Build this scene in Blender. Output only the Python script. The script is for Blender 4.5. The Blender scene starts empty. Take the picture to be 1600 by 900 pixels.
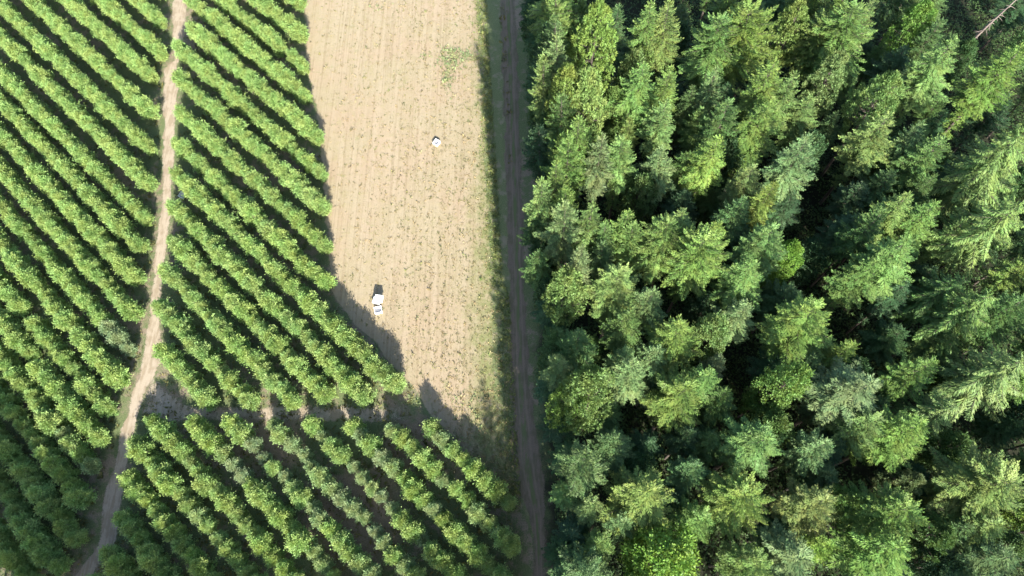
import bpy, math, random
import numpy as np
from mathutils import Matrix, Vector

# ------------------------------------------------------------------ camera, sky, sun, exposure
scene = bpy.context.scene
COL = scene.collection
CAM_HEIGHT = 100.0
FOCAL = 1100.0                    # focal length in pixels of a 1600 px wide picture
_z = -np.array([840 - 800, -(900 - 450), -FOCAL], float); _z /= np.linalg.norm(_z)
_x = np.array([1.0, 0, 0]) - _z[0] * _z; _x /= np.linalg.norm(_x)
_y = np.cross(_z, _x)
ROT = np.array([_x, _y, _z])      # the drone looks steeply down and a little north

def at(px, py, h=0.0):
    """Ground position (x, y) of a point at height h seen at this place of the survey photograph."""
    d = ROT @ np.array([px - 800, -(py - 450), -FOCAL])
    return d[:2] * ((CAM_HEIGHT - h) / -d[2])

def pix(X, Y, h):
    c = ROT.T @ np.array([X, Y, h - CAM_HEIGHT])
    return 800 + FOCAL * c[0] / -c[2], 450 - FOCAL * c[1] / -c[2]

# rows of ROT are the camera axes seen from the world frame: x_world = ROT @ x_cam
cam = bpy.data.cameras.new('camera')
cam.sensor_width = 36.0
cam.lens = 36.0 * FOCAL / 1600.0
cam.clip_start = 0.5
cam.clip_end = 3000.0
cam_o = bpy.data.objects.new('camera', cam)
m4 = Matrix([list(ROT[0]) + [0], list(ROT[1]) + [0], list(ROT[2]) + [CAM_HEIGHT], [0, 0, 0, 1]])
cam_o.matrix_world = m4
COL.objects.link(cam_o)
scene.camera = cam_o

SUN_EL = math.radians(31)
SUN_DIR = Vector((0.238 * math.cos(SUN_EL), -0.971 * math.cos(SUN_EL), math.sin(SUN_EL)))
world = bpy.data.worlds.new('World')
scene.world = world
world.use_nodes = True
wn = world.node_tree
sky = wn.nodes.new('ShaderNodeTexSky')
sky.sky_type = 'NISHITA'
sky.sun_disc = False
sky.sun_elevation = SUN_EL
sky.sun_rotation = math.atan2(SUN_DIR.x, SUN_DIR.y)
wn.links.new(sky.outputs[0], wn.nodes['Background'].inputs[0])
wn.nodes['Background'].inputs[1].default_value = 0.125
sl = bpy.data.lights.new('sun', 'SUN')
sl.energy = 5.0
sl.angle = math.radians(0.55)
sl.color = (1.0, 0.96, 0.88)
sun = bpy.data.objects.new('sun', sl)
sun.rotation_euler = SUN_DIR.to_track_quat('Z', 'Y').to_euler()
sun.location = (20, -60, 120)
COL.objects.link(sun)
scene.view_settings.view_transform = 'Standard'
scene.view_settings.look = 'None'
scene.view_settings.gamma = 1.0
scene.view_settings.use_curve_mapping = False
scene.view_settings.exposure = 1.7

rng = np.random.default_rng(11)
random.seed(11)

# ------------------------------------------------------------------ helpers
def link(o, parent=None):
    COL.objects.link(o)
    if parent is not None:
        o.parent = parent
    return o

def tag(o, label=None, cat=None, group=None, kind=None):
    if label: o['label'] = label
    if cat: o['category'] = cat
    if group: o['group'] = group
    if kind: o['kind'] = kind
    return o

def quad_mesh(name, V, mat, tint=None):
    """V: (n, 4, 3) array of loose quads -> mesh; tint: per-quad value kept as a face attribute."""
    V = np.ascontiguousarray(V, dtype=np.float32)
    n = len(V)
    me = bpy.data.meshes.new(name)
    me.vertices.add(4 * n)
    me.vertices.foreach_set('co', V.ravel())
    me.loops.add(4 * n)
    me.loops.foreach_set('vertex_index', np.arange(4 * n, dtype=np.int32))
    me.polygons.add(n)
    me.polygons.foreach_set('loop_start', np.arange(0, 4 * n, 4, dtype=np.int32))
    me.polygons.foreach_set('loop_total', np.full(n, 4, dtype=np.int32))
    me.update(calc_edges=True)
    if tint is not None:
        a = me.attributes.new('tint', 'FLOAT', 'FACE')
        a.data.foreach_set('value', np.asarray(tint, dtype=np.float32))
    me.materials.append(mat)
    return me

def face_mesh(name, verts, faces, mat, smooth=False):
    me = bpy.data.meshes.new(name)
    me.from_pydata([tuple(v) for v in verts], [], [tuple(f) for f in faces])
    me.update()
    if smooth:
        me.polygons.foreach_set('use_smooth', np.ones(len(me.polygons), dtype=bool))
    me.materials.append(mat)
    return me

def norm(a):
    return a / np.maximum(np.linalg.norm(a, axis=-1, keepdims=True), 1e-9)

def leaves(C, U, N, length, width):
    """Diamond leaves: base at C, running along U, facing N."""
    U = norm(U)
    S = norm(np.cross(N, U))
    l = np.broadcast_to(np.asarray(length, float).reshape(-1, 1), (len(C), 1))
    w = np.broadcast_to(np.asarray(width, float).reshape(-1, 1), (len(C), 1))
    Nn = norm(np.cross(U, S))
    mid = C + U * l * 0.5 + Nn * l * 0.06
    return np.stack([C, mid + S * w * 0.5, C + U * l, mid - S * w * 0.5], axis=1)

class Tubes:
    def __init__(s): s.v, s.f = [], []
    def add(s, pts, rad, k=5):
        pts = [np.asarray(p, float) for p in pts]
        base = len(s.v)
        for i, p in enumerate(pts):
            d = pts[min(i + 1, len(pts) - 1)] - pts[max(i - 1, 0)]
            d = d / (np.linalg.norm(d) + 1e-9)
            a = np.array([1.0, 0, 0]) if abs(d[0]) < 0.8 else np.array([0, 1.0, 0])
            e1 = np.cross(d, a); e1 /= np.linalg.norm(e1); e2 = np.cross(d, e1)
            for j in range(k):
                t = 2 * math.pi * j / k
                s.v.append(p + rad[i] * (math.cos(t) * e1 + math.sin(t) * e2))
        for i in range(len(pts) - 1):
            for j in range(k):
                a0 = base + i * k + j; a1 = base + i * k + (j + 1) % k
                s.f.append((a0, a1, a1 + k, a0 + k))
        s.f.append(tuple(base + (len(pts) - 1) * k + j for j in range(k)))
    def mesh(s, name, mat): return face_mesh(name, s.v, s.f, mat, True)

# ------------------------------------------------------------------ materials
def new_mat(name):
    m = bpy.data.materials.new(name); m.use_nodes = True
    nt = m.node_tree; b = nt.nodes['Principled BSDF']
    return m, nt, b

def N(nt, kind, **kw):
    n = nt.nodes.new(kind)
    for k, v in kw.items(): setattr(n, k, v)
    return n

def mixc(nt, fac, a, b, blend='MIX'):
    n = N(nt, 'ShaderNodeMix', data_type='RGBA', blend_type=blend)
    for sock, v in ((n.inputs[0], fac), (n.inputs[6], a), (n.inputs[7], b)):
        if hasattr(v, 'links') or isinstance(v, bpy.types.NodeSocket): nt.links.new(v, sock)
        elif isinstance(v, (int, float)): sock.default_value = v
        else: sock.default_value = (*v, 1.0)
    return n.outputs[2]

def noise(nt, vec, scale, detail=4, rough=0.6, dist=0.0):
    n = N(nt, 'ShaderNodeTexNoise'); n.inputs['Scale'].default_value = scale
    n.inputs['Detail'].default_value = detail; n.inputs['Roughness'].default_value = rough
    n.inputs['Distortion'].default_value = dist
    nt.links.new(vec, n.inputs['Vector']); return n.outputs[0]

def ramp(nt, fac, lo, hi, a=0.0, b=1.0):
    n = N(nt, 'ShaderNodeMapRange'); n.interpolation_type = 'SMOOTHSTEP'
    nt.links.new(fac, n.inputs[0])
    for i, v in zip((1, 2, 3, 4), (lo, hi, a, b)): n.inputs[i].default_value = v
    return n.outputs[0]

def mul(nt, a, b, op='MULTIPLY'):
    n = N(nt, 'ShaderNodeMath', operation=op)
    for i, v in enumerate((a, b)):
        if isinstance(v, bpy.types.NodeSocket): nt.links.new(v, n.inputs[i])
        else: n.inputs[i].default_value = v
    return n.outputs[0]

def foliage(name, lo=0.72, hi=1.3, yellow=(1.12, 1.0, 0.75), trans=0.34, spec=0.25, rough=0.55):
    """Leaf material: the tree's own colour (object colour) varied leaf by leaf; leaves let some light through."""
    m, nt, b = new_mat(name)
    oi = N(nt, 'ShaderNodeObjectInfo')
    at_ = N(nt, 'ShaderNodeAttribute', attribute_name='tint')
    g = ramp(nt, at_.outputs['Fac'], 0, 1, lo, hi)
    cv = N(nt, 'ShaderNodeCombineColor')
    for i in range(3): nt.links.new(g, cv.inputs[i])
    c = mixc(nt, 1.0, oi.outputs['Color'], cv.outputs[0], 'MULTIPLY')
    tc = N(nt, 'ShaderNodeTexCoord')
    c = mixc(nt, ramp(nt, noise(nt, tc.outputs['Object'], .55, 3), .38, .62), mixc(nt, 1.0, c, (.90, 1.0, .95), 'MULTIPLY'), mixc(nt, 1.0, c, (1.14, 1.03, .95), 'MULTIPLY'))
    nt.links.new(c, b.inputs['Base Color'])
    b.inputs['Roughness'].default_value = rough
    b.inputs['Specular IOR Level'].default_value = spec
    tr = N(nt, 'ShaderNodeBsdfTranslucent')
    c2 = mixc(nt, 1.0, c, yellow, 'MULTIPLY')
    nt.links.new(c2, tr.inputs[0])
    ms = N(nt, 'ShaderNodeMixShader'); ms.inputs[0].default_value = trans
    nt.links.new(b.outputs[0], ms.inputs[1]); nt.links.new(tr.outputs[0], ms.inputs[2])
    nt.links.new(ms.outputs[0], nt.nodes['Material Output'].inputs[0])
    return m

M_FIR = foliage('fir_needles', trans=0.22)
M_PINE = foliage('pine_needles', trans=0.25)
M_LEAF = foliage('broad_leaves', trans=0.36)
M_ORCH = foliage('orchard_leaves', trans=0.34, spec=0.2, rough=0.55)
M_DRY = foliage('grass_blades', trans=0.2, spec=0.1)

def bark(name, c1, c2, scale=6):
    m, nt, b = new_mat(name)
    tc = N(nt, 'ShaderNodeTexCoord')
    mp = N(nt, 'ShaderNodeMapping'); mp.inputs['Scale'].default_value = (3, 3, 0.5)
    nt.links.new(tc.outputs['Object'], mp.inputs[0])
    f = noise(nt, mp.outputs[0], scale, 6, 0.7)
    nt.links.new(mixc(nt, ramp(nt, f, .35, .65), c1, c2), b.inputs['Base Color'])
    b.inputs['Roughness'].default_value = 0.9
    bp = N(nt, 'ShaderNodeBump'); bp.inputs['Strength'].default_value = 0.7
    nt.links.new(f, bp.inputs['Height']); nt.links.new(bp.outputs[0], b.inputs['Normal'])
    return m
M_BARK = bark('conifer_bark', (.045, .035, .028), (.095, .075, .06))
M_ORBARK = bark('orchard_bark', (.10, .075, .055), (.22, .17, .13))
M_DEAD = bark('bare_dead_wood', (.15, .115, .10), (.29, .235, .205))

def plastic(name, col, rough=0.5):
    m, nt, b = new_mat(name)
    tc = N(nt, 'ShaderNodeTexCoord')
    f = noise(nt, tc.outputs['Object'], 5, 5, .65)
    d = tuple(c * 0.78 for c in col)
    nt.links.new(mixc(nt, ramp(nt, f, .45, .75), col, d), b.inputs['Base Color'])
    b.inputs['Roughness'].default_value = rough
    return m
M_WHITE = plastic('white_plastic', (.78, .77, .74))
M_GREY = plastic('grey_plastic', (.42, .42, .43), .65)  # bin floor panels: plain grey, darker and rougher than the white walls

# ground materials ---------------------------------------------------------------
def ground_coords(nt):
    tc = N(nt, 'ShaderNodeTexCoord')
    return tc.outputs['Object']

def orchard_soil():
    m, nt, b = new_mat('orchard_soil')
    P = ground_coords(nt)
    big = noise(nt, P, 0.09, 5, .6)
    med = noise(nt, P, 0.7, 5, .65)
    fin = noise(nt, P, 6.0, 6, .75)
    soil = mixc(nt, ramp(nt, fin, .3, .7), (.12, .095, .07), (.27, .215, .15))
    weeds = mixc(nt, ramp(nt, fin, .3, .7), (.06, .085, .038), (.15, .17, .075))
    c = mixc(nt, ramp(nt, mul(nt, big, med, 'ADD'), .80, 1.05), soil, weeds)
    for (cx, cy), rad in ((at(560, 815), 9.0), (at(430, 690), 6.0), (at(640, 690), 5.0)):
        dn = N(nt, 'ShaderNodeVectorMath', operation='DISTANCE'); nt.links.new(P, dn.inputs[0]); dn.inputs[1].default_value = (cx, cy, 0)
        dd = mul(nt, dn.outputs['Value'], mul(nt, med, 6.0), 'ADD')
        bare = mixc(nt, ramp(nt, fin, .3, .7), (.15, .105, .07), (.27, .20, .14))
        c = mixc(nt, ramp(nt, dd, rad * .55 + 2.5, rad + 3.0, .85, 0), c, bare)
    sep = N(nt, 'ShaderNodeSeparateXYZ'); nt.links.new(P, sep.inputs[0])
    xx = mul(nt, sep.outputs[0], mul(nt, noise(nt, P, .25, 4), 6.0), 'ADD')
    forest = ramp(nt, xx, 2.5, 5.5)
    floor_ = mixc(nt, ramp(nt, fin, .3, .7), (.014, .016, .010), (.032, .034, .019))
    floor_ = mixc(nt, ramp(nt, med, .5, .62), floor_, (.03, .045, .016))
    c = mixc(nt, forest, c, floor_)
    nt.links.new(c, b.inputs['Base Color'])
    b.inputs['Roughness'].default_value = .95; b.inputs['Specular IOR Level'].default_value = .1
    bp = N(nt, 'ShaderNodeBump'); bp.inputs['Strength'].default_value = .6; bp.inputs['Distance'].default_value = .12
    nt.links.new(fin, bp.inputs['Height']); nt.links.new(bp.outputs[0], b.inputs['Normal'])
    return m

def edge_fade(nt, b, P, lo=.0, hi=.8, scale=1.6):
    """Sheet that thins out raggedly towards its edge ('edge' attribute 0 at the rim, 1 inside)."""
    a = N(nt, 'ShaderNodeAttribute', attribute_name='edge')
    f = mul(nt, a.outputs['Fac'], mul(nt, noise(nt, P, scale, 5, .7), 1.2), 'ADD')
    al = ramp(nt, f, lo + .62, hi + .62)
    soft = mul(nt, al, ramp(nt, a.outputs['Fac'], .02, .35))
    grain = ramp(nt, noise(nt, P, 14.0, 3, .6), .30, .70)       # crumbly edge: grains are there or not, never half see-through
    n = N(nt, 'ShaderNodeMath', operation='GREATER_THAN')
    nt.links.new(soft, n.inputs[0]); nt.links.new(grain, n.inputs[1])
    nt.links.new(n.outputs[0], b.inputs['Alpha'])

def field_mat():
    m, nt, b = new_mat('dry_field_soil')
    P = ground_coords(nt)
    sep = N(nt, 'ShaderNodeSeparateXYZ'); nt.links.new(P, sep.inputs[0])
    big = noise(nt, P, 0.10, 5, .6)
    med = noise(nt, P, 0.8, 6, .7)
    fin = noise(nt, P, 7.0, 6, .8)
    base = mixc(nt, ramp(nt, fin, .25, .75), (.232, .189, .115), (.335, .277, .178))
    base = mixc(nt, ramp(nt, big, .4, .62, 0, .8), base, (.30, .227, .15))
    straw = mixc(nt, ramp(nt, fin, .3, .7), (.215, .18, .095), (.315, .265, .15))
    c = mixc(nt, ramp(nt, med, .48, .66, 0, .8), base, straw)
    # old planting lines run along the field
    mp = N(nt, 'ShaderNodeMapping'); mp.inputs['Scale'].default_value = (1.0, 0.035, 1.0)
    nt.links.new(P, mp.inputs[0])
    st = noise(nt, mp.outputs[0], 0.95, 3, .55)
    c = mixc(nt, ramp(nt, st, .42, .62, 0, .24), c, (.365, .30, .215))
    mp2 = N(nt, 'ShaderNodeMapping'); mp2.inputs['Scale'].default_value = (1.0, 0.012, 1.0)
    nt.links.new(P, mp2.inputs[0])
    fl_ = noise(nt, mp2.outputs[0], 3.2, 2, .5)
    c = mixc(nt, mul(nt, ramp(nt, fl_, .50, .66), ramp(nt, med, .35, .6, .12, .5)), c, (.20, .152, .092))
    # greener towards the verge on the east side and in one or two weedy patches
    gx = mul(nt, sep.outputs[0], mul(nt, noise(nt, P, .35, 5, .7), 9.0), 'ADD')
    grn = mixc(nt, ramp(nt, fin, .3, .7), (.10, .12, .045), (.22, .225, .09))
    c = mixc(nt, mul(nt, ramp(nt, gx, -7.0, -1.5), ramp(nt, med, .35, .55, .35, 1)), c, grn)
    c = mixc(nt, ramp(nt, noise(nt, P, .33, 5, .7), .60, .72, 0, .55), c, grn)
    # thinner bare sand along the orchard side
    nt.links.new(c, b.inputs['Base Color'])
    b.inputs['Roughness'].default_value = .95; b.inputs['Specular IOR Level'].default_value = .1
    bp = N(nt, 'ShaderNodeBump'); bp.inputs['Strength'].default_value = .8; bp.inputs['Distance'].default_value = .10
    nt.links.new(mul(nt, fin, mul(nt, med, .8), 'ADD'), bp.inputs['Height']); nt.links.new(bp.outputs[0], b.inputs['Normal'])
    edge_fade(nt, b, P, 0, .5, .9)
    return m

def dirt_mat(name, c1, c2, c3, ruts=None):
    m, nt, b = new_mat(name)
    P = ground_coords(nt)
    med = noise(nt, P, 0.5, 5, .65)
    mp = N(nt, 'ShaderNodeMapping'); mp.inputs['Scale'].default_value = (1.0, 0.12, 1.0)
    nt.links.new(P, mp.inputs[0])
    stre = noise(nt, mp.outputs[0], 2.2, 4, .6)
    fin = noise(nt, P, 8.0, 6, .75)
    c = mixc(nt, ramp(nt, fin, .25, .75), c1, c2)
    c = mixc(nt, ramp(nt, mul(nt, med, stre, 'ADD'), .9, 1.15, 0, .85), c, c3)
    if ruts:
        a = N(nt, 'ShaderNodeAttribute', attribute_name='across')
        w = mul(nt, a.outputs['Fac'], mul(nt, mul(nt, noise(nt, P, .3, 3), -.5, 'ADD'), .06), 'ADD')
        for pos, wd in ruts:
            d = mul(nt, mul(nt, w, -pos, 'ADD'), 0.0, 'ADD')
            d = N_abs(nt, d)
            c = mixc(nt, ramp(nt, d, wd * .2, wd, .3, 0), c, tuple(min(.6, v * 1.15) for v in c2))
        d = N_abs(nt, mul(nt, w, -.5, 'ADD'))
        c = mixc(nt, mul(nt, ramp(nt, d, .04, .12, .75, 0), ramp(nt, stre, .42, .55)), c, (.10, .13, .05))
    nt.links.new(c, b.inputs['Base Color'])
    b.inputs['Roughness'].default_value = .95; b.inputs['Specular IOR Level'].default_value = .1
    bp = N(nt, 'ShaderNodeBump'); bp.inputs['Strength'].default_value = .5; bp.inputs['Distance'].default_value = .08
    nt.links.new(fin, bp.inputs['Height']); nt.links.new(bp.outputs[0], b.inputs['Normal'])
    edge_fade(nt, b, P, 0, .45, 1.5)
    return m
def N_abs(nt, a):
    n = N(nt, 'ShaderNodeMath', operation='ABSOLUTE'); nt.links.new(a, n.inputs[0]); return n.outputs[0]

# ------------------------------------------------------------------ the ground sheets
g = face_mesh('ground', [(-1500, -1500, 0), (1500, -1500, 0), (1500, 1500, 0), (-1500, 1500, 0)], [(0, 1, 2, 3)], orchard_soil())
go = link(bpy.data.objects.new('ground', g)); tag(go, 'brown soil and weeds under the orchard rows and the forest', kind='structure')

def strip(name, rows, z, mat, nx=14):
    """rows: list of (xl, xr, y) -> a sheet following both edges, with 'edge' and 'across' attributes."""
    rows = sorted(rows, key=lambda r: r[2])
    ys = np.array([r[2] for r in rows]); xl = np.array([r[0] for r in rows]); xr = np.array([r[1] for r in rows])
    Y = np.linspace(ys[0], ys[-1], 160)
    L = np.interp(Y, ys, xl); R = np.interp(Y, ys, xr)
    r2 = np.random.default_rng(5)
    L0, R0 = L, R
    def wob(): return np.interp(Y, np.linspace(ys[0], ys[-1], 60), r2.normal(0, .22, 60))
    L = L + wob(); R = R + wob()
    t = np.linspace(0, 1, nx)
    V, E, A, F = [], [], [], []
    for j, yy in enumerate(Y):
        for tt in t:
            x = L[j] + (R[j] - L[j]) * tt
            V.append((x, yy, z))
            E.append(min(1.0, min(x - L[j], R[j] - x) / 1.25)); A.append((x - L0[j]) / (R0[j] - L0[j]))
    for j in range(len(Y) - 1):
        for i in range(nx - 1):
            a = j * nx + i; F.append((a, a + 1, a + nx + 1, a + nx))
    me = face_mesh(name, V, F, mat)
    for nm, vals in (('edge', E), ('across', A)):
        at_ = me.attributes.new(nm, 'FLOAT', 'POINT'); at_.data.foreach_set('value', np.array(vals, dtype=np.float32))
    return me

def px_rows(lst):
    out = []
    for y, a, b in lst:
        p, q = at(a, y), at(b, y); out.append((p[0], q[0], (p[1] + q[1]) / 2))
    return out

# dry field between the orchard and the shaded verge
FIELD = px_rows([(-40, 470, 752), (0, 474, 754), (100, 478, 758), (200, 497, 764), (300, 505, 770), (380, 510, 774), (445, 513, 778)])
FIELD += [(-31.0, -4.6, 40.0), (-28.0, -4.4, 36.0), (-24.0, -4.2, 32.0), (-20.5, -4.0, 28.0), (-17.5, -3.8, 24.5), (-15.0, -3.6, 21.0), (-11.5, -3.4, 17.5), (-8.5, -3.2, 14.5), (-6.0, -3.0, 11.5)]
fo = link(bpy.data.objects.new('field', strip('field', FIELD, 0.004, field_mat(), 40)))
tag(fo, 'bare dry field of pale tan soil between orchard and forest', kind='structure')

PATH = px_rows([(-40, 272, 302), (0, 268, 296), (50, 268, 291), (95, 270, 280), (110, 255, 281), (200, 253, 277), (300, 253, 273), (410, 239, 261), (507, 229, 254), (560, 222, 258),
                (590, 216, 246), (620, 203, 227), (660, 190, 217), (700, 183, 207), (760, 163, 197), (850, 150, 181), (890, 122, 152), (930, 100, 135)])
MD = dirt_mat('pale_path_dirt', (.27, .22, .16), (.37, .31, .235), (.235, .185, .125))
po = link(bpy.data.objects.new('dirt_path', strip('dirt_path', PATH, 0.012, MD, 12)))
tag(po, 'pale trodden dirt path running up through the orchard', kind='structure')

# the gap between the upper and the lower rows
crs = []
for x in np.linspace(-57.5, -14, 30): crs.append(x)
V, F, E, A = [], [], [], []
for i, x in enumerate(crs):
    k = (x + 57.5) / 43.5
    y0 = 23.6 - 0.5 * k + .35 * math.sin(x * 1.3) + (5.5 * max(0, 1 - (x + 57.5) / 5.5))
    y1 = 20.6 - 0.8 * k + .3 * math.sin(x * .9 + 1)
    for j in range(6):
        t = j / 5; V.append((x, y1 + (y0 - y1) * t, 0.008)); E.append(min(1, 3 * min(t, 1 - t), 4 * k + .2, 4 * (1 - k)) * (.44 if k > .11 else 1)); A.append(t)
for i in range(len(crs) - 1):
    for j in range(5):
        a = i * 6 + j; F.append((a, a + 6, a + 7, a + 1))
me = face_mesh('cross_path', V, F, MD)
for nm, vals in (('edge', E), ('across', A)):
    a_ = me.attributes.new(nm, 'FLOAT', 'POINT'); a_.data.foreach_set('value', np.array(vals, dtype=np.float32))
co = link(bpy.data.objects.new('cross_path', me)); tag(co, 'short bare dirt gap between the upper and lower orchard rows', kind='structure')

# shaded grassy verge and the dirt track along the forest
verge = field_verge = None
def verge_mat():
    m, nt, b = new_mat('verge_grass')
    P = ground_coords(nt)
    fin = noise(nt, P, 7.0, 6, .75); med = noise(nt, P, .5, 5, .65)
    c = mixc(nt, ramp(nt, fin, .3, .7), (.06, .085, .03), (.17, .19, .075))
    c = mixc(nt, ramp(nt, med, .5, .68, 0, .8), c, (.22, .18, .12))
    nt.links.new(c, b.inputs['Base Color']); b.inputs['Roughness'].default_value = .95
    bp = N(nt, 'ShaderNodeBump'); bp.inputs['Strength'].default_value = .8; bp.inputs['Distance'].default_value = .12
    nt.links.new(fin, bp.inputs['Height']); nt.links.new(bp.outputs[0], b.inputs['Normal'])
    edge_fade(nt, b, P, 0, .6, .8)
    return m
VERGE = px_rows([(-40, 738, 800), (0, 742, 800), (200, 752, 806), (400, 762, 812), (600, 768, 818), (690, 772, 822), (760, 806, 830), (850, 826, 846), (930, 836, 850)])
vo = link(bpy.data.objects.new('verge', strip('verge', VERGE, 0.008, verge_mat(), 16)))
tag(vo, 'shaded green grass verge between the dry field and the track', kind='structure')
ROAD = px_rows([(-40, 777, 806), (0, 779, 808), (150, 784, 813), (300, 789, 820), (450, 793, 824), (600, 795, 832), (680, 797, 842), (720, 794, 850), (760, 806, 854), (800, 822, 855), (860, 830, 854), (930, 832, 854)])
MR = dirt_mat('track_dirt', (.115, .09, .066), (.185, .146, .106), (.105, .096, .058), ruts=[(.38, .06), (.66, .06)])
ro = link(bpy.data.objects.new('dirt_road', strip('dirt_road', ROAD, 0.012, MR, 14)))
tag(ro, 'rutted dirt track running along the edge of the forest', kind='structure')

# ------------------------------------------------------------------ tree meshes
def fir_mesh(seed, h=20.0, R=3.0, power=0.8, whorl=0.62, per=6, up=0.5, droop=0.25, fw=0.36, ragged=0.22, dense=0.20, hang=0.0, d1=6.6):
    """Conifer: whorls of flat tapering boughs, each a frond of side twigs with an upturned tip; widest some way below the top."""
    r = np.random.default_rng(seed)
    C, U, NN, LL, WW, TT = [], [], [], [], [], []
    tb = Tubes()
    tb.add([(0, 0, -.2), (0, 0, h * .3), (0, 0, h * .7), (0, 0, h * .985)], [h * .0125, h * .010, h * .005, .02], 7)
    z = h * .28
    lop = r.uniform(0, 2 * math.pi)
    def put(c, u, n, l, w, t):
        k = len(c); C.append(c); U.append(u); NN.append(n)
        LL.append(np.broadcast_to(l, k).astype(float)); WW.append(np.broadcast_to(w, k).astype(float)); TT.append(np.broadcast_to(t, k).astype(float))
    while z < h - .15:
        d = h - z
        half = R * 1.18 * (d / d1) ** power if d < d1 else R * 1.18 * (1 - .72 * min(1, (d - d1) / 4.5))
        tt = max(0.0, 1 - d / d1)                     # 0 low in the crown, 1 at the tip
        nb = per if d > 1.6 else 5
        if d > d1 + 2: nb = max(3, per - 2)
        az0 = r.uniform(0, 2 * math.pi)
        for k in range(nb):
            az = az0 + 2 * math.pi * k / nb + r.normal(0, .2)
            L = half * (1 - ragged + 1.5 * ragged * r.random()) * (1 + .12 * math.cos(az - lop)) + .10
            zz = z + r.normal(0, .16)
            slope = up * (.15 + .85 * tt) + r.normal(0, .09) - hang * .3
            ca, sa = math.cos(az), math.sin(az)
            side = np.array([-sa, ca, 0.0]); outv = np.array([ca, sa, 0.0])
            def P(s): return outv * (L * s) + np.array([0, 0, zz + L * (slope * s - droop * s * s + .55 * droop * s ** 3.5)])
            tone = r.random()
            ns = max(3, int(L / dense))
            S = .06 + .94 * (np.arange(ns) + r.random(ns) * .7) / ns
            pts = np.array([P(q) for q in S]); tan = norm(np.array([P(q + .04) - P(q - .04) for q in S]))
            if L > .9: tb.add([P(0), P(.5), P(.93)], [.018 + .012 * L, .01 + .006 * L, .006], 3)
            up3 = norm(np.cross(tan, side[None]) * np.where(np.cross(tan, side[None])[:, 2:] < 0, -1, 1))
            for sg in (-1, 1):
                wl = (fw * L * (1 - S) ** .75 * np.minimum(1, .35 + S * 2.2) + .20) * r.uniform(.7, 1.25, ns)
                dirv = norm(tan * .85 + sg * side * .8 + np.array([0, 0, -.06 - hang]) + r.normal(0, .10, (ns, 3)))
                put(pts, dirv, norm(up3 + r.normal(0, .22, (ns, 3))), wl, .095 + .06 * wl, np.clip(tone * .7 + r.random(ns) * .3, 0, 1))
                mk = wl > .42                          # forked ends of the longer twigs
                if mk.any():
                    for f_ in (-1, 1):
                        d2 = norm(dirv[mk] + f_ * .55 * np.cross(dirv[mk], up3[mk]) + r.normal(0, .12, (mk.sum(), 3)) + np.array([0, 0, -hang * .6]))
                        put(pts[mk] + dirv[mk] * (wl[mk] * .42)[:, None], d2, norm(up3[mk] + r.normal(0, .3, (mk.sum(), 3))), wl[mk] * .5, .095, np.clip(tone * .7 + r.random(mk.sum()) * .3, 0, 1))
            put(pts, norm(tan + up3 * .18 + r.normal(0, .12, (ns, 3))), norm(up3 + r.normal(0, .35, (ns, 3))) , .34, .10, np.clip(tone * .7 + r.random(ns) * .3, 0, 1))
            tip = P(.97); m_ = 3
            put(np.repeat(tip[None], m_, 0), norm(tan[-1] + np.array([0, 0, .35 - hang]) + r.normal(0, .22, (m_, 3))), norm(side[None] * r.normal(0, .6, (m_, 1)) + np.array([0, 0, 1.0])), .36, .10, tone)
        z += whorl * (.75 + .5 * r.random()) * (1.0 - .45 * tt)
    m_ = 18
    a = r.uniform(0, 2 * math.pi, m_)
    put(np.stack([np.zeros(m_), np.zeros(m_), h - .05 - r.random(m_) * .7], 1), np.stack([np.cos(a) * .5, np.sin(a) * .5, np.ones(m_)], 1), np.stack([np.cos(a), np.sin(a), np.zeros(m_)], 1), .34, .10, .6)
    C, U, NN, LL, WW, TT = map(np.concatenate, (C, U, NN, LL, WW, TT))
    return leaves(C, U, NN, LL, WW), TT, tb

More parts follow.
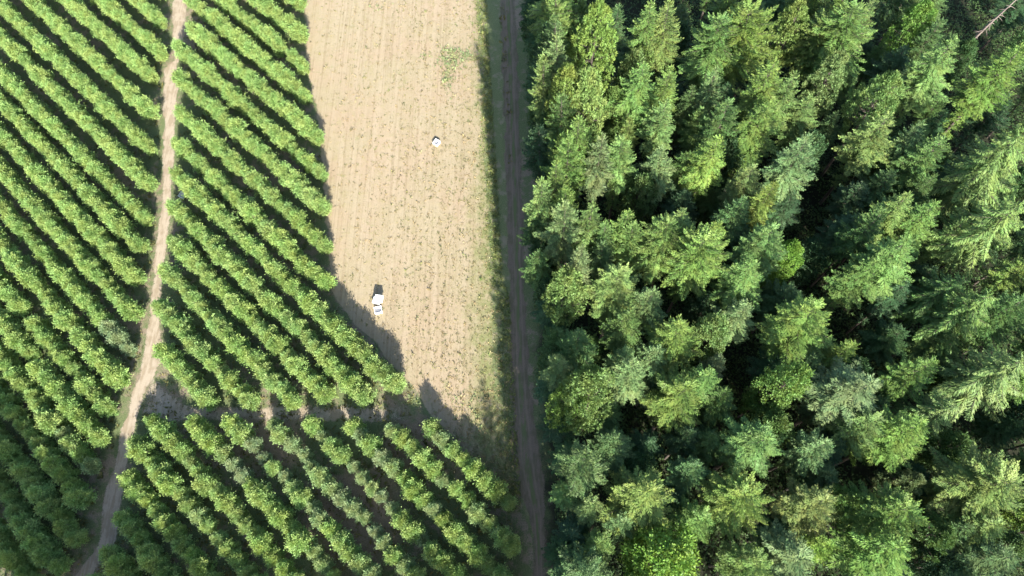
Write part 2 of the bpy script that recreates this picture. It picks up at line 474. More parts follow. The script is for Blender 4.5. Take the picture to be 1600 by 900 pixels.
def tuft_tree(seed, h, R, z0, tufts, per, leafl, leafw, shape='pine', hang=0.0):
    """Pine and broadleaf crowns: limbs that end in tufts or clumps of foliage spread through the crown."""
    r = np.random.default_rng(seed)
    tb = Tubes()
    bend = r.normal(0, .25, 2)
    tb.add([(0, 0, -.2), (bend[0], bend[1], h * .4), (bend[0] * .6, bend[1] * .6, h * .72), (0, 0, h * .95)], [h * .014, h * .011, h * .007, .04], 7)
    C, U, NN = [], [], []
    lobes = [(r.uniform(0, 2 * math.pi), r.uniform(.15, .9), r.uniform(.75, 1.25)) for _ in range(7)]
    for i in range(tufts):
        t = r.random() ** .85
        z = h * (z0 + (1 - z0) * t)
        if shape == 'pine': prof = (1 - t ** 2.2) ** .6 * (.45 + .55 * min(1, t * 3)) + .06
        else: prof = math.sqrt(max(0.02, 1 - (2 * t - .9) ** 2 * .82))
        az = r.uniform(0, 2 * math.pi)
        lob = 1.0
        for la, lt, ls in lobes:
            dd = math.acos(max(-1, min(1, math.cos(az - la)))) / 1.0 + abs(t - lt) * 2
            lob += (ls - 1) * math.exp(-dd * dd)
        rad = R * prof * lob * (r.random() ** .33) * (.85 + .3 * r.random())
        c = np.array([rad * math.cos(az), rad * math.sin(az), z + r.normal(0, .15)])
        out = norm(np.array([c[0], c[1], R * (.25 + .9 * t)]))
        if i % 3 == 0:
            p0 = np.array([bend[0] * .6, bend[1] * .6, max(h * z0 * .8, z - rad * .55)])
            tb.add([p0, p0 * .45 + c * .55 + np.array([0, 0, -.1]), c], [.05, .035, .012], 3)
        d = norm(r.normal(0, 1, (per, 3)) + out * 1.0 + np.array([0, 0, .25 - hang]))
        if shape == 'pine':
            off = norm(r.normal(0, 1, (per, 3)) + out * .5) * .34
            C.append(c + off * .6)
            U.append(norm(d * .6 + off * 2)); NN.append(norm(off * 2.2 + r.normal(0, .35, (per, 3)) + out * .3))
        else:
            off = norm(r.normal(0, 1, (per, 3))) * (r.random((per, 1)) ** .5) * np.array([.62, .62, .42])
            C.append(c + off); U.append(norm(off + d * .5 + np.array([0, 0, -.1 - hang])))
            NN.append(norm(np.array([0, 0, .9]) + .6 * out + r.normal(0, .5, (per, 3))))
    C, U, NN = map(np.concatenate, (C, U, NN))
    n = len(C)
    V = leaves(C, U, NN, leafl * r.uniform(.7, 1.3, n), leafw * r.uniform(.75, 1.3, n))
    return V, r.random(n), tb

def orchard_mesh(seed):
    r = np.random.default_rng(seed)
    h, R = 4.1, .94
    tb = Tubes()
    C, U, NN = [], [], []
    stems = 5
    ends = []
    tb.add([(0, 0, -.1), (0, 0, .7)], [.10, .085], 7)
    for k in range(stems):
        a = 2 * math.pi * k / stems + r.normal(0, .3)
        rr = r.uniform(.45, .95)
        p = [np.array([0, 0, .6]), np.array([rr * .4 * math.cos(a), rr * .4 * math.sin(a), 1.5]), np.array([rr * .8 * math.cos(a), rr * .8 * math.sin(a), 2.6]), np.array([rr * math.cos(a), rr * math.sin(a), 3.7])]
        tb.add(p, [.06, .05, .035, .012], 5); ends += p[1:]
    clumps = 72
    for i in range(clumps):
        t = r.random()
        z = .85 + (h - .95) * t
        prof = math.sqrt(max(.03, 1 - (1.7 * t - .72) ** 2)) 
        az = r.uniform(0, 2 * math.pi)
        rad = R * prof * r.random() ** .30 * (.78 + .44 * r.random())
        c = np.array([rad * math.cos(az), rad * math.sin(az), z])
        if i % 4 == 0:
            e = min(ends, key=lambda q: np.linalg.norm(q - c)); tb.add([e, c], [.02, .006], 3)
        per = int(r.integers(62, 92))
        out = norm(np.array([c[0], c[1], .5 + .5 * t]))
        shoot = norm(out + r.normal(0, .35, 3) + np.array([0, 0, .3]))
        off = norm(r.normal(0, 1, (per, 3))) * (np.abs(r.normal(0, 1, (per, 1))) ** .6) * .33 + shoot * (r.random((per, 1)) ** 1.6 - .2) * .75
        C.append(c + off); U.append(norm(off + shoot * .2 + np.array([0, 0, -.12])))
        NN.append(norm(np.array([0, 0, .35]) + .45 * out + off * 2.4 + r.normal(0, .42, (per, 3))))
    C, U, NN = map(np.concatenate, (C, U, NN))
    n = len(C)
    V = leaves(C, U, NN, .185 * r.uniform(.7, 1.3, n), .125 * r.uniform(.75, 1.3, n))
    return V, r.random(n), tb

SPEC = {}
def reg(kind, lst, mat, h, R, nm):
    out = []
    for V, t, tb in lst:
        out.append((quad_mesh(nm + '_crown', V, mat, t), tb.mesh(nm + '_trunk', M_BARK), V, t))
    SPEC[kind] = dict(v=out, h=h, R=R)
reg('fir', [fir_mesh(100 + i, 20, 3.0, (.85, .95, .8, 1.0, .88, .75, .92)[i], (.62, .58, .7, .6, .66, .6, .74)[i], 6, (.5, .38, .6, .45, .3, .55, .4)[i], (.22, .3, .2, .28, .35, .18, .3)[i]) for i in range(7)], M_FIR, 20, 3.0, 'fir')
reg('slim', [fir_mesh(120 + i, 20, 2.2, .75, .55, 6, .55, .2, .40) for i in range(2)], M_FIR, 20, 2.2, 'fir')
reg('droop', [fir_mesh(140 + i, 22, 5.0, .62, .85, 6, .30, .45, .30, .38, .22, .25, 8.0) for i in range(2)], M_FIR, 22, 5.0, 'fir')
reg('fluff', [fir_mesh(160 + i, 20, 4.6, .5, .55, 8, .55, .22, .30, .34, .20, .05) for i in range(2)], M_FIR, 20, 4.6, 'fir')
reg('pine', [tuft_tree(180 + i, 20, 3.2, .46, 230, 46, .40, .12, 'pine') for i in range(3)], M_PINE, 20, 3.2, 'pine')
reg('broad', [tuft_tree(200 + i, 16, 3.8, .25, 300, 34, .34, .22, 'broad') for i in range(2)], M_LEAF, 16, 3.8, 'broadleaf')
ORCH = []
for i in range(8):
    V, t, tb = orchard_mesh(300 + i)
    ORCH.append((quad_mesh('orchard_crown', V, M_ORCH, t), tb.mesh('orchard_trunk', M_ORBARK), V, t))

def make_tree(name, cr, tr, loc, rz, sx, sz, col, tilt=(0, 0)):
    root = bpy.data.objects.new(name, None)
    root.empty_display_size = .5
    root.location = (loc[0], loc[1], 0); root.rotation_euler = (tilt[0], tilt[1], rz); root.scale = (sx, sx, sz)
    link(root)
    c = bpy.data.objects.new('crown', cr); c.color = (*col, 1); link(c, root)
    t = bpy.data.objects.new('trunk', tr); link(t, root)
    return root

# ------------------------------------------------------------------ the orchard
ANG = math.radians(-43.0)
D = np.array([math.cos(ANG), math.sin(ANG)]); NV = np.array([-D[1], D[0]])
PR = sorted(PATH, key=lambda r: r[2])
def path_edge(y, side):
    return float(np.interp(y, [r[2] for r in PR], [r[side] for r in PR]))
FR = sorted(FIELD, key=lambda r: r[2])
ordw = ['first', 'second', 'third', 'fourth', 'fifth', 'sixth', 'seventh', 'eighth', 'ninth', 'tenth', 'eleventh', 'twelfth', 'thirteenth', 'fourteenth', 'fifteenth', 'sixteenth',
        'seventeenth', 'eighteenth', 'nineteenth', 'twentieth']
def ordinal(k):
    if k < 20: return ordw[k]
    tens = {2: 'twenty', 3: 'thirty', 4: 'forty', 5: 'fifty'}
    k1 = k + 1
    if k1 % 10 == 0: return {3: 'thirtieth', 4: 'fortieth', 5: 'fiftieth'}[k1 // 10]
    return tens[k1 // 10] + '-' + ordw[k1 % 10 - 1]

STEP = 2.05
trees = []      # dicts: x, y, block, row, k, pale
def lerp_row(v, u): return v * NV + u * D
A_V = [34.9, 30.8, 26.6, 22.4, 18.1, 13.8, 9.3, 4.8, .7, -3.6, -7.0, -10.6, -14.4, -18.1, -21.7, -25.5, -28.6, -31.7, -35.0, -38.5, -42.0, -45.5]
A_V = [v - .0 for v in A_V]
for ri, v in enumerate(A_V):
    # walk up-left from the path
    us = np.arange(-140, 140, .1)
    pts = v * NV[None] + us[:, None] * D[None]
    ok = [i for i in range(len(us)) if pts[i, 0] < path_edge(pts[i, 1], 0) - (1.15 if pts[i, 1] > 30 else 1.4)]
    if not ok: continue
    u = us[ok[-1]]; k = 0
    while True:
        p = lerp_row(v, u)
        q = pix(p[0], p[1], 2.5)
        if q[0] < -45 or q[1] < -60: break
        trees.append(dict(x=p[0], y=p[1], block='A', v=v, k=k)); k += 1
        u -= STEP * (1 + rng.normal(0, .05))
B_END = {42.0: (470, 10), 37.4: (472, 60), 33.1: (475, 110), 29.2: (480, 157), 25.1: (497, 222), 20.9: (502, 277), 16.9: (505, 332), 12.7: (510, 392), 8.6: (513, 447),
         4.9: (622, 606), .9: (573, 622), -2.8: (510, 622), -6.7: (463, 630), -10.9: (400, 628), -14.7: (335, 622)}
B_END[46.2] = (466, -40)
for v, e in B_END.items():
    pe = at(e[0] - 8, e[1] - 6, 2.5) if e[1] < 500 else at(e[0] - 5, e[1] - 5, 2.5)
    u = float(pe @ D); k = 0
    while True:
        p = lerp_row(v, u)
        q = pix(p[0], p[1], 2.5)
        if p[0] < path_edge(p[1], 1) + 1.15 or q[1] < -60: break
        trees.append(dict(x=p[0], y=p[1], block='B', v=v, k=k)); k += 1
        u -= STEP * (1 + rng.normal(0, .05))
C_V = [4.0 - 3.68 * i for i in range(14)]
for v in C_V:
    us = np.arange(-140, 140, .1)
    pts = v * NV[None] + us[:, None] * D[None]
    ok = [i for i in range(len(us)) if pts[i, 1] < 20.4 - .035 * (pts[i, 0] + 57) and pts[i, 0] > path_edge(pts[i, 1], 1) + 1.8]
    if not ok: continue
    u = us[ok[0]]; k = 0
    while True:
        p = lerp_row(v, u)
        if p[0] > -3.0 - .0 or p[1] < -3.2: break
        trees.append(dict(x=p[0], y=p[1], block='C', v=v, k=k)); k += 1
        u += STEP * (1 + rng.normal(0, .05))
# rows numbered as the photograph shows them: only rows with a tree in the frame count
def inframe(t, m=0):
    q = pix(t['x'], t['y'], 2.6); return -m <= q[0] <= 1600 + m and -m <= q[1] <= 900 + m
for b in 'ABC':
    vs = sorted({t['v'] for t in trees if t['block'] == b and t['k'] == 0 and inframe(t)}, reverse=True)
    for t in trees:
        if t['block'] == b: t['row'] = vs.index(t['v']) if t['v'] in vs else None
keep = []
for t in trees:
    if t['k'] > 1 and rng.random() < .008: continue
    t['pale'] = 0.0
    if t['block'] == 'A' and abs(t['v'] + 18.1) < .1: t['pale'] = .85
    if t['block'] == 'A' and abs(t['v'] + 31.7) < .1 and rng.random() < .35: t['pale'] = .6
    if t['block'] == 'C':
        q = pix(t['x'], t['y'], 2.5)
        thin = math.exp(-((q[0] - 560) / 95) ** 2 - ((q[1] - 800) / 110) ** 2) + math.exp(-((q[0] - 430) / 70) ** 2 - ((q[1] - 690) / 50) ** 2)
        if rng.random() < .95 * thin: t['pale'] = rng.uniform(.35, .95)
        elif rng.random() < .1: t['pale'] = rng.uniform(.2, .5)
    keep.append(t)
# the k counts must follow the trees that stand
for b in 'ABC':
    byrow = {}
    for t in keep:
        if t['block'] == b: byrow.setdefault(t['v'], []).append(t)
    for v, l in byrow.items():
        for i, t in enumerate(l): t['k'] = i
trees = keep
for t in trees:
    t['in'] = inframe(t) and t['row'] is not None
    t['d'] = t['x'] ** 2 + t['y'] ** 2
cand = sorted([t for t in trees if t['in']], key=lambda t: t['d'])
indiv = cand[:300]; ids = {id(t) for t in indiv}
rest = [t for t in trees if id(t) not in ids]
GREEN = np.array([.260, .372, .122]); PALE = np.array([.25, .32, .18])
def orch_params(t):
    g = np.array(GREEN) * rng.uniform(.92, 1.08) * np.array([rng.uniform(.96, 1.05), 1, rng.uniform(.92, 1.1)])
    c = g * (1 - t['pale']) + PALE * t['pale']
    s = rng.uniform(.82, 1.16) * (1 - (.26 if t['block'] == 'C' else .12) * t['pale'])
    if t['block'] == 'C': s *= .98
    return c, s, s * rng.uniform(.9, 1.12), rng.uniform(0, 2 * math.pi), int(rng.integers(0, 8))
side_word = {'A': 'from the dirt path in the {} row down on its left', 'B': 'from the lower end of the {} row between path and field',
             'C': 'from the top of the {} lower row left of the track'}
for t in indiv:
    c, sx, sz, rz, vi = orch_params(t)
    cr, tr, _, _ = ORCH[vi]
    o = make_tree('orchard_tree', cr, tr, (t['x'] + rng.normal(0, .1), t['y'] + rng.normal(0, .1)), rz, sx, sz, c)
    look = 'pale orchard tree, ' if t['pale'] > .3 else 'leafy orchard tree, '
    tag(o, look + ordinal(t['k']) + ' ' + side_word[t['block']].format(ordinal(t['row'])), 'tree', 'fruit trees planted in the orchard rows')
# the remaining trees of the same rows, farther off
VS, TS, WV = [], [], []
for t in rest:
    c, sx, sz, rz, vi = orch_params(t)
    V = ORCH[vi][2]
    ca, sa = math.cos(rz), math.sin(rz)
    Rm = np.array([[ca, -sa, 0], [sa, ca, 0], [0, 0, 1]])
    W = (V.reshape(-1, 3) * np.array([sx, sx, sz])) @ Rm.T + np.array([t['x'], t['y'], 0])
    VS.append(W.reshape(-1, 4, 3)); TS.append(np.clip(ORCH[vi][3] * .8 + rng.uniform(0, .2), 0, 1))
me = quad_mesh('orchard_rows', np.concatenate(VS), M_ORCH, np.concatenate(TS))
rows_o = link(bpy.data.objects.new('orchard_rows', me)); rows_o.color = (*GREEN, 1)
tag(rows_o, 'the farther trees of the green orchard rows, upper left', 'trees', None, 'stuff')

# ------------------------------------------------------------------ the forest
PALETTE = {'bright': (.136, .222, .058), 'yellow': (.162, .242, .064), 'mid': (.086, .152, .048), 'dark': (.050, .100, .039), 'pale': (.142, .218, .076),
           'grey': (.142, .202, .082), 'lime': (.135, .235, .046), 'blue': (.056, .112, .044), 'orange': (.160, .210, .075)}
LOOK = {'bright': 'bright green', 'yellow': 'yellow-green', 'mid': 'mid green', 'dark': 'dark green', 'pale': 'pale green', 'grey': 'grey-green', 'lime': 'vivid lime green',
        'blue': 'blue-green', 'orange': 'tan-tinged green'}
KINDW = {'fir': 'fir', 'slim': 'slender fir', 'droop': 'fir with long drooping boughs', 'fluff': 'bushy fir', 'pine': 'rounded pine', 'broad': 'broadleaf tree'}
# tip x, tip y, kind, crown radius, colour, height
F = [(930, 14, 'pine', 3.3, 'yellow', 25), (896, 112, 'pine', 2.9, 'yellow', 23), (928, 112, 'pine', 3.2, 'yellow', 24), (854, 94, 'slim', 2.0, 'pale', 22), (853, 33, 'slim', 2.0, 'dark', 21),
     (909, 178, 'fir', 2.9, 'yellow', 22), (875, 213, 'slim', 1.8, 'yellow', 20), (938, 202, 'fir', 2.5, 'grey', 22), (978, 216, 'fir', 2.9, 'yellow', 22), (1040, 226, 'fir', 2.8, 'pale', 20),
     (1007, 97, 'fir', 3.3, 'bright', 23), (1052, 98, 'fir', 2.6, 'yellow', 22), (1040, 158, 'fir', 2.7, 'pale', 22), (988, 184, 'slim', 1.5, 'yellow', 17), (965, 138, 'broad', 2.0, 'bright', 17),
     (1017, 5, 'fir', 3.0, 'bright', 23), (1055, 2, 'fir', 3.0, 'yellow', 24), (958, 8, 'slim', 2.2, 'mid', 20), (900, 0, 'pine', 3.2, 'mid', 19),
     (868, 253, 'fir', 2.3, 'yellow', 22), (847, 280, 'fir', 2.4, 'yellow', 21), (896, 290, 'slim', 2.0, 'yellow', 20), (922, 319, 'fir', 2.4, 'bright', 21), (980, 330, 'fir', 2.4, 'yellow', 21),
     (948, 340, 'fir', 2.0, 'bright', 19), (995, 352, 'fir', 2.6, 'bright', 20), (1064, 328, 'fir', 3.0, 'bright', 22), (903, 375, 'fir', 2.0, 'grey', 21), (884, 422, 'pine', 2.9, 'pale', 20),
     (965, 430, 'fir', 3.6, 'yellow', 22), (950, 388, 'slim', 1.8, 'mid', 17), (1045, 352, 'fluff', 3.6, 'bright', 21), (1100, 372, 'fluff', 4.0, 'yellow', 23), (975, 535, 'fir', 2.1, 'pale', 19),
     (1062, 510, 'fir', 3.4, 'bright', 22), (1030, 540, 'fir', 2.6, 'pale', 19), (905, 520, 'fir', 2.6, 'mid', 17), (880, 560, 'slim', 1.9, 'pale', 17), (930, 598, 'pine', 3.4, 'bright', 21), (893, 618, 'pine', 2.7, 'bright', 18),
     (1066, 612, 'fir', 3.6, 'bright', 21), (962, 688, 'fir', 2.9, 'mid', 18), (888, 705, 'fir', 2.5, 'dark', 13), (1012, 768, 'fir', 4.0, 'yellow', 21), (884, 768, 'slim', 1.6, 'bright', 14),
     (926, 786, 'slim', 1.7, 'pale', 16), (938, 850, 'fir', 1.9, 'bright', 16), (938, 884, 'slim', 1.5, 'pale', 15), (1050, 868, 'broad', 4.1, 'lime', 20), (1088, 728, 'fir', 2.4, 'mid', 18),
     (1163, 772, 'fluff', 3.6, 'yellow', 21), (1098, 806, 'fir', 2.6, 'bright', 18), (1200, 682, 'fir', 3.5, 'bright', 22), (1140, 612, 'fir', 2.5, 'mid', 18), (1276, 488, 'fir', 4.0, 'bright', 23),
     (1176, 476, 'fir', 2.7, 'pale', 20), (1180, 404, 'fir', 3.2, 'bright', 21), (1206, 355, 'fir', 3.2, 'bright', 22), (1243, 378, 'broad', 2.3, 'lime', 17), (1174, 262, 'fir', 2.6, 'pale', 20),
     (1207, 286, 'slim', 1.8, 'yellow', 21), (1153, 306, 'fir', 2.6, 'mid', 20), (1260, 216, 'fir', 3.2, 'pale', 25), (1118, 218, 'fir', 2.9, 'yellow', 22), (1124, 348, 'fir', 2.6, 'yellow', 20),
     (1206, 93, 'fir', 3.6, 'bright', 25), (1196, 160, 'fir', 3.6, 'bright', 22), (1175, 12, 'fluff', 4.6, 'yellow', 23), (1128, 30, 'fluff', 4.2, 'bright', 22), (1250, 8, 'pine', 2.9, 'yellow', 21),
     (1335, 5, 'fluff', 4.4, 'bright', 23), (1295, 30, 'fluff', 3.2, 'bright', 20), (1312, 88, 'pine', 2.9, 'pale', 21), (1394, 118, 'pine', 3.2, 'pale', 22), (1388, 178, 'fir', 3.4, 'yellow', 21), (1500, 60, 'fir', 3.4, 'bright', 25),
     (1470, 30, 'slim', 2.2, 'mid', 19), (1598, 74, 'fir', 3.8, 'bright', 24), (1450, 4, 'pine', 2.9, 'lime', 19), (1446, 193, 'fir', 2.4, 'pale', 20), (1471, 212, 'fir', 2.8, 'bright', 21),
     (1397, 265, 'fir', 2.6, 'mid', 17), (1422, 299, 'fir', 2.9, 'bright', 21), (1460, 318, 'fir', 3.0, 'bright', 21), (1512, 346, 'fir', 2.2, 'bright', 18), (1596, 208, 'droop', 5.2, 'bright', 26), (1602, 318, 'droop', 4.6, 'yellow', 24),
     (1421, 372, 'fir', 3.6, 'bright', 23), (1366, 412, 'fir', 3.0, 'bright', 20), (1506, 432, 'droop', 3.6, 'mid', 20), (1546, 462, 'droop', 4.0, 'bright', 22), (1600, 462, 'fir', 3.4, 'mid', 21), (1602, 560, 'droop', 4.6, 'yellow', 23),
     (1497, 634, 'droop', 3.2, 'bright', 21), (1442, 674, 'fir', 3.6, 'bright', 22), (1366, 652, 'fir', 3.2, 'bright', 20), (1357, 594, 'fir', 4.2, 'grey', 23), (1437, 752, 'pine', 2.2, 'grey', 16),
     (1590, 746, 'fluff', 4.2, 'yellow', 22), (1425, 794, 'fluff', 3.6, 'bright', 22), (1340, 776, 'pine', 2.6, 'bright', 18), (1414, 862, 'fir', 4.0, 'lime', 22), (1564, 820, 'fir', 2.8, 'bright', 19),
     (1520, 822, 'fir', 2.4, 'mid', 17), (1484, 826, 'pine', 2.6, 'mid', 17), (1592, 882, 'fir', 3.6, 'mid', 19), (1290, 784, 'fir', 3.4, 'orange', 20), (1296, 856, 'slim', 1.8, 'lime', 18),
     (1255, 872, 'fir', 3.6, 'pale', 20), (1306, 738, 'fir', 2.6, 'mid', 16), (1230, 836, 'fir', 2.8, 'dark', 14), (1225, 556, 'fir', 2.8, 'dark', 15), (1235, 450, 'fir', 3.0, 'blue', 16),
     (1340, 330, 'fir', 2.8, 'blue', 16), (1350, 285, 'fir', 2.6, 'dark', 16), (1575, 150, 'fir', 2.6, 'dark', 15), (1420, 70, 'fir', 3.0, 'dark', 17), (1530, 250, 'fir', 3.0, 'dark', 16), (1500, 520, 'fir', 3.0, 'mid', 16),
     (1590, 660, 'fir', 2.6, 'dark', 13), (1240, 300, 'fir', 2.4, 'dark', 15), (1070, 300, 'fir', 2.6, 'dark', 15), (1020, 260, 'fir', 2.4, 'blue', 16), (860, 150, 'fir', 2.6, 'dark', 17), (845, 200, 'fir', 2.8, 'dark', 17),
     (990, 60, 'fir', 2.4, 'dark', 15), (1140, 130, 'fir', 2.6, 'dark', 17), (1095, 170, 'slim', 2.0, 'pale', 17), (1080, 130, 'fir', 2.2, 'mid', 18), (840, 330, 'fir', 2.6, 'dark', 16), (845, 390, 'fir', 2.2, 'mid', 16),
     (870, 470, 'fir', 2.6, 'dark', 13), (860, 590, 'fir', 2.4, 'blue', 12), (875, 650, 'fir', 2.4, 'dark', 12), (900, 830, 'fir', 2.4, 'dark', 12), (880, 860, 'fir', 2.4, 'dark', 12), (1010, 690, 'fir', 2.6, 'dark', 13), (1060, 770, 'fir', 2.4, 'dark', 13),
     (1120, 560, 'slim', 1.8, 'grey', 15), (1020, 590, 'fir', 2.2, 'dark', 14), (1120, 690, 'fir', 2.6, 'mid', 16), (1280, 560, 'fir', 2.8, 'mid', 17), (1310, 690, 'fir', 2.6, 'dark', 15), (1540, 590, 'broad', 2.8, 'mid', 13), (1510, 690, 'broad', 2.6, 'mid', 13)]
placed = []
used = set()
def forest_tree(x, y, kind, R, colname, h, group=None, spot=None):
    sp = SPEC[kind]
    vi = int(rng.integers(0, len(sp['v'])))
    cr, tr, _, _ = sp['v'][vi]
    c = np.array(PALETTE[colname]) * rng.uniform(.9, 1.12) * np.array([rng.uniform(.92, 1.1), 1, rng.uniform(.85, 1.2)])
    name = {'pine': 'pine_tree', 'broad': 'broadleaf_tree'}.get(kind, 'fir_tree')
    o = make_tree(name, cr, tr, (x, y), rng.uniform(0, 2 * math.pi), R / sp['R'], h / sp['h'], c, (rng.normal(0, .015), rng.normal(0, .015)))
    q = pix(x, y, h * .82)
    size = 'tall ' if h >= 19 else ('low ' if h < 12 else 'mid-height ')
    if spot is None:
        a, b = round(q[0] / 16), round(q[1] / 9)
        pre = size + LOOK[colname] + ' ' + KINDW[kind]
        if q[0] < 880: pre += ' at the forest edge'
        lab = pre + ', %d%% across and %d%% down the photo' % (a, b)
        while lab in used:
            b += 1; lab = pre + ', %d%% across and %d%% down the photo' % (a, b)
        used.add(lab)
    else:
        lab = spot
    tag(o, lab, 'tree', group or 'trees standing in the conifer forest')
    placed.append((x, y, R, h))
    return o
for px_, py_, kind, R, cn, h in F:
    k = 1.32 if px_ < 960 else 1.12
    h = h * k if h < 23 else 23 * k + (h - 23) * .5
    R = R * .94
    x, y = at(px_, py_, h)
    forest_tree(x, y, kind, R, cn, h)
# lower trees that fill the dark gaps under the tall ones
def clear(x, y, R, k=.62):
    return all((x - a) ** 2 + (y - b) ** 2 > (k * (R + r_)) ** 2 for a, b, r_, _ in placed)
# a dense row of low-boughed trees lines the track
y = 98.0
while y > 1.0:
    ex = float(np.interp(y, [4, 16.6, 37.8, 57.7, 98], [3.0, 2.2, .9, 1.4, -.3])) + rng.uniform(.3, 1.4)
    R = rng.uniform(1.9, 2.5)
    if clear(ex, y, R, .5):
        forest_tree(ex, y, 'fir' if rng.random() < .5 else 'broad', R, rng.choice(['dark', 'dark', 'mid', 'dark']), rng.uniform(12, 18))
    y -= rng.uniform(1.9, 3.0)
# taller trees stand close behind it; their shade covers the track and the verge
y = 98.0
while y > -2.0:
    ex = float(np.interp(y, [4, 16.6, 37.8, 57.7, 98], [3.6, 3.0, 2.2, 2.4, 1.2])) + rng.uniform(1.2, 2.6)
    if clear(ex, y, 2.6, .42):
        forest_tree(ex, y, 'fir', rng.uniform(2.5, 3.0), rng.choice(['mid', 'bright', 'mid', 'pale']), rng.uniform(29, 33) if y > 50 else rng.uniform(28, 31))
    y -= rng.uniform(2.2, 3.4)
n_fill = 0
for _ in range(12000):
    if n_fill >= 135: break
    px_, py_ = rng.uniform(850, 1760), rng.uniform(-40, 905)
    h = (rng.uniform(12, 19) if n_fill > 40 else rng.uniform(20, 25)) if px_ < 1625 else rng.uniform(20, 25)
    x, y = at(px_, py_, h * .8); R = rng.uniform(1.9, 2.8)
    if px_ > 1500 and py_ < 80 and h > 14: continue            # the bare trunk stands free in its gap
    if x > 3 and y < 100 and y > -2 and clear(x, y, R, .5 if n_fill > 40 else .62):
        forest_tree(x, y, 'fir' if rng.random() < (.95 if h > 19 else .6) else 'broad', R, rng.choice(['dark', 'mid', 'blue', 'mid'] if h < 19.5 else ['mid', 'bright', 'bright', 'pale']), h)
        n_fill += 1
# the wood goes on beyond the picture: just south of it (its shade falls over the lower rows) and east
SOUTH = []
for x, tipy in ((-97, 33), (-92, 30), (-86, 27), (-80, 25), (-75, 21), (-70.5, 19.5), (-66, 15.5), (-61.5, 14), (-57, 12), (-52, 9), (-48, 6.5), (-44, 5), (-39, 3.2), (-33, 2), (-27, 4), (-22, 4.5), (-16.5, 9.5), (-12, 6), (-7.5, 12), (-4, 9), (-1.5, 14)):
    SOUTH.append((x, tipy + (5.5 if x < -62 else 4.5 if x < -46 else 4.0 if x < -28 else 2.0)))
for i, (x, tipy) in enumerate(SOUTH):
    h = rng.uniform(23, 27)
    Ls = h / math.tan(SUN_EL)
    X, Yb = x + .238 * Ls, tipy - .971 * Ls
    forest_tree(X, Yb, 'fir', rng.uniform(3.2, 3.8), 'mid', h, 'trees of the wood south of the orchard', 'tall fir in the wood south of the orchard, below the photo')
    if x > -42 and i % 2: continue
    lab = 'tall rounded pine in the wood south of the orchard, below the photo'
    forest_tree(X + rng.uniform(.5, 3.0), Yb - rng.uniform(.5, 2), 'pine', 3.6, 'mid', h - rng.uniform(-1, 1), 'pines of the wood south of the orchard', lab)
    forest_tree(X + rng.uniform(-1.5, 1.5), Yb - rng.uniform(3, 6), 'pine', 4.0, 'mid', h + rng.uniform(0, 2), 'pines of the wood south of the orchard', lab)
n = 0
for _ in range(2000):
    x, y = rng.uniform(2.5, 70), rng.uniform(-20, -4)
    if n > 13: x, y = rng.uniform(2.0, 9), rng.uniform(-46, -4)
    R = rng.uniform(2.6, 3.4)
    if clear(x, y, R, .75):
        forest_tree(x, y, 'fir', R, 'mid', rng.uniform(21, 26) if n < 14 else rng.uniform(23, 27), 'trees of the forest outside the photo', 'forest fir standing just outside the lower edge of the photo'); n += 1
    if n >= 26: break

# dead bare trunk in the top right corner
tb = Tubes()
p0 = at(1497, 78, 4.0); p1 = at(1602, -14, 24.0)
b0 = np.array([p0[0], p0[1], 0.0]); b1 = np.array([p1[0], p1[1], 24.0]); ax = b1 - b0
tb.add([b0 * 0, ax * .3 + np.array([.1, .1, 0]), ax * .6 + np.array([-.08, .05, 0]), ax * .85, ax], [.30, .24, .17, .10, .03], 8)
for i in range(34):
    t = rng.uniform(.45, .98); a = rng.uniform(0, 2 * math.pi); L = rng.uniform(.5, 1.9) * (1.15 - t * .6)
    s = ax * t; d = np.array([math.cos(a), math.sin(a), rng.uniform(-.35, .15)])
    tb.add([s, s + d * L * .5 + np.array([0, 0, -.05]), s + d * L + np.array([0, 0, -.28 * L])], [.045, .03, .01], 4)
sn = link(bpy.data.objects.new('dead_tree', tb.mesh('dead_tree', M_DEAD))); sn.location = tuple(b0)
tag(sn, 'bare dead grey trunk leaning among the firs in the top right corner', 'dead tree')

# forest undergrowth: nobody could count it
nU = 150000
ux = rng.uniform(2.5, 95, nU); uy = rng.uniform(-6, 102, nU)
clump = (np.sin(ux * .55 + np.sin(uy * .4) * 1.5) + np.sin(uy * .6 + ux * .21) + rng.normal(0, .55, nU)) > -1.25
ux, uy = ux[clump], uy[clump]
uz = .1 + (1.3 + .9 * np.sin(ux * 1.1 + np.sin(uy * .9)) * np.sin(uy * 1.2)) * rng.random(len(ux))
C = np.stack([ux, uy, uz], 1); a = rng.uniform(0, 2 * math.pi, len(ux))
V = leaves(C, np.stack([np.cos(a), np.sin(a), rng.normal(0, .3, len(a))], 1), norm(np.array([0, 0, 1.0]) + rng.normal(0, .4, (len(a), 3))), rng.uniform(.28, .55, len(a)), rng.uniform(.15, .3, len(a)))
uo = link(bpy.data.objects.new('undergrowth', quad_mesh('undergrowth', V, M_LEAF, rng.random(len(V))))); uo.color = (.060, .105, .034, 1)
tag(uo, 'low dark undergrowth covering the forest floor', 'undergrowth', None, 'stuff')

